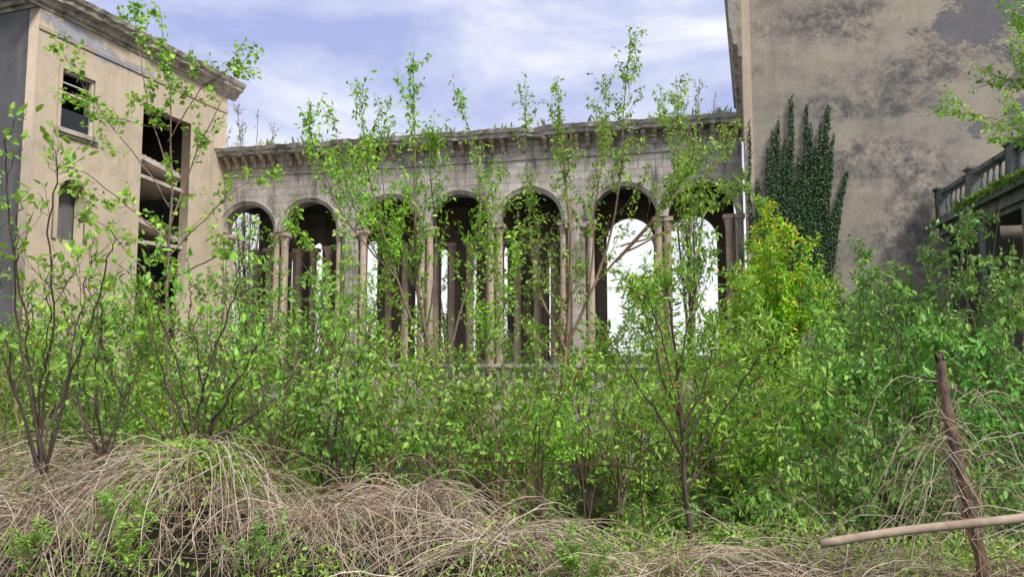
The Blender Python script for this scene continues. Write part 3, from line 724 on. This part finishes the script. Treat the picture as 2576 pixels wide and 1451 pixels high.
LAY = [(23, 2.2, [(-200, 700), (400, 720), (520, 830), (700, 900), (1500, 935), (1800, 850), (2100, 680), (2700, 620)]),
       (18, 2.0, [(-200, 720), (450, 780), (650, 900), (1000, 965), (1550, 965), (1800, 870), (2100, 740), (2700, 680)]),
       (14, 1.75, [(-200, 780), (450, 860), (700, 960), (1000, 1020), (1550, 1010), (1800, 900), (2100, 830), (2700, 780)]),
       (11, 1.5, [(-200, 880), (450, 960), (700, 1050), (1000, 1100), (1550, 1080), (1800, 1000), (2100, 940), (2700, 880)]),
       (8.8, 1.3, [(-200, 960), (450, 1030), (700, 1120), (1000, 1190), (1550, 1170), (1800, 1100), (2100, 1080), (2700, 1050)]),
       (7.2, 1.0, [(800, 1260), (1500, 1280), (1800, 1250), (2100, 1200), (2700, 1180)])]
for d_, sp, tl in LAY:
    xl = tl[0][0] if tl[0][0] > 0 else -100
    x = U(xl, 900, d_)[0]; xe = U(2680, 900, d_)[0]
    while x < xe:
        yy = d_+random.uniform(-.8, .8); px = 1288+F*x/yy
        ty = np.interp(px, [q[0] for q in tl], [q[1] for q in tl])+random.uniform(-60, 70)
        if not (d_ > 20 and px < 330) and not (px > 2350 and d_ > 14):
            addshrub(x+random.uniform(-.3, .3), yy, U(px, ty, yy)[2], SB if (px > 2000 or random.random() < .3) else SA)
        x += sp*random.uniform(.8, 1.2)
# ------------------------------------------------------------ brambles
CA = np.array([(.36, .25, .16), (.52, .40, .28), (.66, .55, .43), (.22, .14, .10), (.56, .43, .32), (.76, .66, .54)])
def canemesh(L, rg, sides=4):
    TV, TQ = tubes(L, sides)
    C = np.concatenate([np.repeat((CA[rg.integers(0, 6)]*rg.uniform(.7, 1.15))[None], len(p_)*sides, 0) for p_, _ in L])
    return mesh_np('canes', TV, TQ, C, smooth=True)
names = ['heap of arching dry tan bramble canes', 'tangle of dead pinkish-brown canes']
for mi, (cx, cy, rx, ry, h) in enumerate(MOUNDS):
    rg = np.random.default_rng(300+mi); L = []
    far = cy > 7
    for q in range(int(110*rx)):
        a = rg.uniform(0, 2*math.pi); r0 = rg.uniform(0, 1.1); p0 = np.array([cx+rx*r0*math.cos(a), cy+ry*r0*math.sin(a)])
        a2 = a+rg.normal()*1.1; ln = rg.uniform(.4, 1.3)*min(rx, 1.1)
        p1 = p0+np.array([math.cos(a2)*ln, math.sin(a2)*ln*.75])
        m = 16; u = np.linspace(0, 1, m)
        xy = p0[None]+(p1-p0)[None]*u[:, None]+np.cumsum(rg.normal(size=(m, 2))*.022, 0)
        bend = rg.normal()*.35; per = np.array([-(p1-p0)[1], (p1-p0)[0]]); xy += per[None]*(bend*np.sin(u*math.pi))[:, None]
        z = base_z(xy[:, 0], xy[:, 1])+mz(xy[:, 0], xy[:, 1])*rg.uniform(.65, 1.05)+rg.uniform(-.05, .26)*np.sin(u*math.pi)+.02+np.cumsum(rg.normal(size=m)*.015)
        r = rg.uniform(.0014, .003)*(1.3 if far else 1)
        L.append((np.column_stack([xy, z]), np.linspace(r, r*.5, m)))
    for q in range(int((90 if far else 240)*rx)):
        lock = rg.integers(0, 7); a = lock*2*math.pi/7+mi+rg.normal()*.32
        if math.sin(a) > .4 and rg.random() < .8: a = -a
        r0 = rg.uniform(0, .45); p0 = np.array([cx+rx*r0*math.cos(a+1.5), cy+ry*r0*math.sin(a+1.5)])
        ln = rg.uniform(.8, 2.0)*min(rx, 1.0); m = 20; u = np.linspace(0, 1, m)
        curl = rg.normal()*.5
        xy = p0[None]+np.column_stack([np.cos(a+curl*u)*ln*u, np.sin(a+curl*u)*ln*u*.8])+np.cumsum(rg.normal(size=(m, 2))*.007, 0)
        gb = base_z(xy[:, 0], xy[:, 1]); top = base_z(p0[0], p0[1])+h*rg.uniform(.7, 1.04)
        arc_ = top+rg.uniform(.02, .3)*np.sin(u*math.pi*.8)-(top-gb[-1]-.02)*u**rg.uniform(1.7, 2.8)
        z = np.maximum(arc_, gb+mz(xy[:, 0], xy[:, 1], .62)+.02)+np.cumsum(rg.normal(size=m)*.005)
        r = rg.uniform(.002, .0046)*(1.1 if far else 1)
        L.append((np.column_stack([xy, z]), np.linspace(r, r*.45, m)))
    mk('bramble_thicket', canemesh(L, rg), m_cane, None, names[mi % 2], 'brambles', 'heaps of dead bramble canes')
rg = np.random.default_rng(77); L = []
for q in range(420):
    y = rg.uniform(4.4, 7.8); x = rg.uniform(-.75, .75)*y; a = rg.uniform(-.8, .8)+(math.pi if rg.random() < .5 else 0); ln = rg.uniform(.5, 1.5)
    m = 14; u = np.linspace(0, 1, m); X_ = x+math.cos(a)*ln*u+np.cumsum(rg.normal(size=m)*.012); Y_ = y+math.sin(a)*ln*u
    z = gz(X_, Y_)+.04+rg.uniform(.05, .55)*np.sin(u*math.pi)**.8+np.cumsum(rg.normal(size=m)*.012)
    L.append((np.column_stack([X_, Y_, z]), np.full(m, rg.uniform(.001, .003))))
mk('dry_canes', canemesh(L, rg), m_cane, None, 'loose dry canes scattered over the ground', 'brambles', kind='stuff')
m = 90000; y = 4.2+6*RNG.random(m)**1.2; x = RNG.uniform(-.8, .8, m)*y
cl = np.sin(x*2.1+1)*np.sin(y*2.7)+np.sin(x*5+y*3)*.5+RNG.normal(size=m)*.4
pt = np.sin(x*3.7+2)*np.sin(y*4.1+x)+RNG.normal(size=m)*.2
kp = (cl > -.05) & ((mz(x, y) < .26) | (pt > .85)); x, y = x[kp], y[kp]; m = len(x)
P = np.column_stack([x, y, gz(x, y)+mz(x, y, .42)*RNG.random(m)+RNG.random(m)**1.3*.3])
f = RNG.random((m, 1)); C = np.array((.44, .70, .07))*f+np.array((.08, .24, .02))*(1-f)
V, Q, C = leaves(P, RNG.normal(size=(m, 3))+np.array([0, 0, .5]), RNG.uniform(.02, .055, m), C, 'oval')
mk('ground_cover', mesh_np('gc', V, Q, C), m_leafd, None, 'low green weeds and leaves covering the ground', 'weeds', kind='stuff')
cx, cy, rx, ry, h = MOUNDS[0]; m = 1900
x = cx+RNG.normal(size=m)*.2+.05; y = cy-.05+RNG.normal(size=m)*.16
P = np.column_stack([x, y, base_z(x, y)+mz(x, y)*RNG.uniform(.9, 1.08, m)+.03])
f = RNG.random((m, 1)); C = np.array((.44, .72, .06))*f+np.array((.1, .3, .03))*(1-f)
V, Q, C = leaves(P, RNG.normal(size=(m, 3)), RNG.uniform(.02, .045, m), C, 'broad')
mk('creeping_vine', mesh_np('v', V, Q, C), m_leafd, None, 'leafy green vine draped over dry brambles', 'vine')
def weed(px, py, d_, n, seed):
    rg = np.random.default_rng(seed); b_ = U(px, py, d_); L = []; P = []; D = []
    for q in range(n):
        a = rg.uniform(0, 6.28); ln = rg.uniform(.12, .28); u = np.linspace(0, 1, 8)
        pts = b_+rg.normal(size=3)*.06+np.column_stack([np.cos(a)*ln*.6*u, np.sin(a)*ln*.6*u, ln*(u-.35*u*u)])
        L.append((pts, np.linspace(.003, .001, 8)))
        for t_ in np.linspace(.2, 1, 14):
            i_ = t_*7; p_ = np.array([np.interp(i_, range(8), pts[:, j]) for j in range(3)])
            for s_ in (-1, 1):
                P.append(p_); D.append((np.cos(a)*.5-s_*np.sin(a)+rg.normal()*.2, np.sin(a)*.5+s_*np.cos(a), rg.normal()*.3))
    m = len(P); C = np.tile(np.array([[.30, .6, .06]]), (m, 1))*RNG.uniform(.4, 1.1, (m, 1))
    V, Q, C = leaves(np.array(P), np.array(D), RNG.uniform(.025, .05, m), C, 'narrow')
    e = empty('feathery_weed', tuple(b_), 'feathery bright green weed among dry canes', 'weed', 'feathery weeds')
    TV, TQ = tubes(L, 4); mk('stems', mesh_np('s', TV, TQ), m_wood3, e); mk('foliage', mesh_np('f', V, Q, C), m_leafd, e)
for i_, q in enumerate(((300, 1300, 4.7), (330, 1410, 4.5), (640, 1400, 4.5), (1430, 1420, 4.6), (1490, 1430, 4.7), (80, 1410, 4.4))): weed(*q, 16, 400+i_)
# ------------------------------------------------------------ fence
d_ = 6.4
pts = [U(x, y, d_) for x, y in ((930, 1160), (1300, 1162), (1700, 1185), (2010, 1215))]
e = empty('wire_fence', tuple(U(1450, 1340, d_)), 'rusty rod fence sagging through the undergrowth', 'fence')
TV, TQ = tubes([(smooth(pts, 30), np.full(30, .0048)), (smooth([U(1100, 1165, d_+.02), U(1500, 1168, d_+.02), U(2010, 1222, d_+.02)], 20), np.full(20, .004))], 5); mk('rail', mesh_np('r', TV, TQ, smooth=True), m_rust, e)
for x in (1130, 1262, 1355, 1465, 1610, 1760):
    TV, TQ = tubes([(smooth([U(x+random.uniform(-8, 8), 1075, d_+.02), U(x, 1180, d_), U(x+10, 1345, d_)], 10), np.full(10, .007))], 6); mk('post', mesh_np('p', TV, TQ, smooth=True), m_rust, e)
# ------------------------------------------------------------ post, pole
d_ = 4.6
pts = smooth([U(2364, 905, d_), U(2385, 1050, d_), U(2420, 1200, d_), U(2485, 1480, d_)], 60)
rgp = np.random.default_rng(5)
rr = np.linspace(.026, .036, 60)*(1+.10*np.sin(np.arange(60)*.8)+rgp.normal(size=60)*.04); rr = np.concatenate([[.001], rr]); pts = np.vstack([pts[:1]-[0, 0, .03], pts])
e = empty('wooden_post', tuple(U(2485, 1480, d_)), 'weathered leaning wooden post wrapped with dry vines', 'post')
TV, TQ = tubes([(pts, rr)], 13)
flute = np.tile(rgp.normal(size=13)*.0035, 61); cen_ = np.repeat(pts, 13, 0); TV = TV+norm(TV-cen_)*flute[:, None]+rgp.normal(size=TV.shape)*.0016
TV[13:26, 2] += np.array([.0, .05, .02, -.03, .05, .0, -.04, .06, .03, -.02, .04, -.03, .05])
mk('shaft', mesh_np('p', TV, TQ), m_post, e)
L = []; rg = np.random.default_rng(9)
for q in range(18):
    t_ = np.linspace(rg.uniform(.1, .5), rg.uniform(.7, 1), 40); c_ = np.array([[np.interp(v*60, range(61), pts[:, j]) for j in range(3)] for v in t_])
    ph = rg.uniform(0, 6.28); w = rg.uniform(4, 12); R2 = .035+.04*np.abs(np.sin(t_*9+ph))
    L.append((c_+np.column_stack([np.cos(t_*w+ph)*R2, np.sin(t_*w+ph)*R2, t_*0]), np.full(40, rg.uniform(.0016, .0036))))
for q in range(85):
    a0 = U(2380+rg.uniform(-30, 100), rg.uniform(980, 1360), d_-.05+rg.uniform(-.1, .2)); ln = rg.uniform(.15, .75)*rg.choice([-1, 1]); u = np.linspace(0, 1, 16)
    L.append((a0+np.column_stack([ln*u, rg.normal()*.2*u, .16*np.sin(u*3.1)*rg.uniform(.3, 1.4)-rg.uniform(.05, .8)*u*u])+np.cumsum(rg.normal(size=(16, 3))*.01, 0), np.full(16, rg.uniform(.001, .0028))))
mk('dry_vine', canemesh(L, rg), m_cane, e)
p0, p1 = U(2065, 1367, 4.35), U(2640, 1288, 4.2); pl = np.linspace(0, 1, 16)[:, None]*(p1-p0)+p0; pl[:, 2] += .01*np.sin(np.linspace(0, 5, 16))
rr = np.full(16, .025); inner = (pl[0]+(p1-p0)*.03)
TV, TQ = tubes([(np.vstack([[inner], [pl[0]], [pl[0]], pl]), np.concatenate([[.018, .02, .024], rr]))], 14)
mk('fallen_pole', mesh_np('pole', TV, TQ, smooth=True), m_pole, None, 'pale brown hollow pole lying across the undergrowth', 'pole')
P = []; D = []
for q in range(26):
    a = S0+RNG.random()**.8*Ltot
    for k_ in range(int(RNG.integers(2, 9))):
        P.append(ARC.P(a+RNG.normal()*.12, ztopA-.03, RNG.uniform(.3, .6))); D.append((RNG.normal()*.35, RNG.normal()*.3, 1))
m = len(P); C = np.tile(np.array([[.3, .36, .14]]), (m, 1))*RNG.uniform(.5, 1.2, (m, 1))
V, Q, C = leaves(np.array(P), np.array(D), RNG.uniform(.08, .4, m), C, 'narrow')
mk('parapet_grass', mesh_np('g', V, Q, C), m_leafd, None, 'sparse dry grass and weeds growing on the parapet', 'grass', kind='stuff')
P = []; D = []
for q in range(2400):
    P.append(TR.P(RNG.uniform(3.5, 12), zt-.95, RNG.uniform(.12, .3))); D.append((RNG.normal()*.5-.3, RNG.normal()*.5, RNG.uniform(-.7, 1)))
m = len(P); C = np.tile(np.array([[.3, .46, .09]]), (m, 1))*RNG.uniform(.4, 1.1, (m, 1))
V, Q, C = leaves(np.array(P), np.array(D), RNG.uniform(.08, .26, m), C, 'narrow')
mk('ledge_grass', mesh_np('g', V, Q, C), m_leafd, None, 'tufts of grass growing along the terrace ledge', 'grass', kind='stuff')
# ------------------------------------------------------------ world, sun, camera
w = bpy.data.worlds.new('World'); scene.world = w; w.use_nodes = True; nt = w.node_tree; nt.nodes.clear()
SE, SAZ = math.radians(48), math.radians(138)
def N_(t, **k):
    n = nt.nodes.new(t)
    for a, b_ in k.items(): setattr(n, a, b_)
    return n
sky = N_('ShaderNodeTexSky', sky_type='NISHITA', sun_disc=False, sun_elevation=SE, sun_rotation=SAZ)
tc = N_('ShaderNodeTexCoord'); mp = N_('ShaderNodeMapping'); mp.inputs['Scale'].default_value = (1, 1, 2.6); mp.inputs['Rotation'].default_value = (0, .25, .3); mp.inputs['Location'].default_value = (.15, .1, .3)
nz = N_('ShaderNodeTexNoise'); nz.inputs['Scale'].default_value = 2.7; nz.inputs['Detail'].default_value = 8; nz.inputs['Roughness'].default_value = .56; nz.inputs['Distortion'].default_value = .3
sx = N_('ShaderNodeSeparateXYZ'); mr = N_('ShaderNodeMapRange'); mr.inputs[1].default_value = .0; mr.inputs[2].default_value = .30; mr.inputs[3].default_value = .16; mr.inputs[4].default_value = 0
ad = N_('ShaderNodeMath', operation='ADD')
rp = N_('ShaderNodeValToRGB'); cr = rp.color_ramp
cr.elements[0].position = .36; cr.elements[0].color = (.42, .48, .80, 1); cr.elements[1].position = .58; cr.elements[1].color = (.97, .98, 1.0, 1)
q = cr.elements.new(.47); q.color = (.66, .70, .92, 1)
bg1 = N_('ShaderNodeBackground'); bg1.inputs[1].default_value = .12
bg2 = N_('ShaderNodeBackground'); bg2.inputs[1].default_value = 1.1
mx = N_('ShaderNodeMixShader'); mx.inputs[0].default_value = .9; out = N_('ShaderNodeOutputWorld')
for a, b_ in ((tc.outputs['Generated'], mp.inputs[0]), (mp.outputs[0], nz.inputs['Vector']), (tc.outputs['Generated'], sx.inputs[0]), (sx.outputs[2], mr.inputs[0]), (nz.outputs['Fac'], ad.inputs[0]), (mr.outputs[0], ad.inputs[1]), (ad.outputs[0], rp.inputs[0]), (rp.outputs[0], bg2.inputs[0]), (sky.outputs[0], bg1.inputs[0]), (bg1.outputs[0], mx.inputs[1]), (bg2.outputs[0], mx.inputs[2]), (mx.outputs[0], out.inputs[0])): nt.links.new(a, b_)
sl = bpy.data.lights.new('sun', 'SUN'); sl.energy = 4.3; sl.angle = math.radians(12); sl.color = (1, .96, .88)
so = bpy.data.objects.new('sun', sl); COL.objects.link(so)
sd = Vector((math.sin(SAZ)*math.cos(SE), math.cos(SAZ)*math.cos(SE), math.sin(SE)))
so.rotation_euler = sd.to_track_quat('Z', 'Y').to_euler(); so.location = (10, 0, 30)
cam = bpy.data.cameras.new('camera'); co = bpy.data.objects.new('camera', cam); COL.objects.link(co)
co.location = (0, 0, EYE); co.rotation_euler = (math.radians(95), 0, 0); cam.lens = 26; cam.sensor_width = 36; cam.clip_end = 3000
scene.camera = co
scene.view_settings.view_transform = 'Standard'; scene.view_settings.look = 'None'; scene.view_settings.exposure = 0
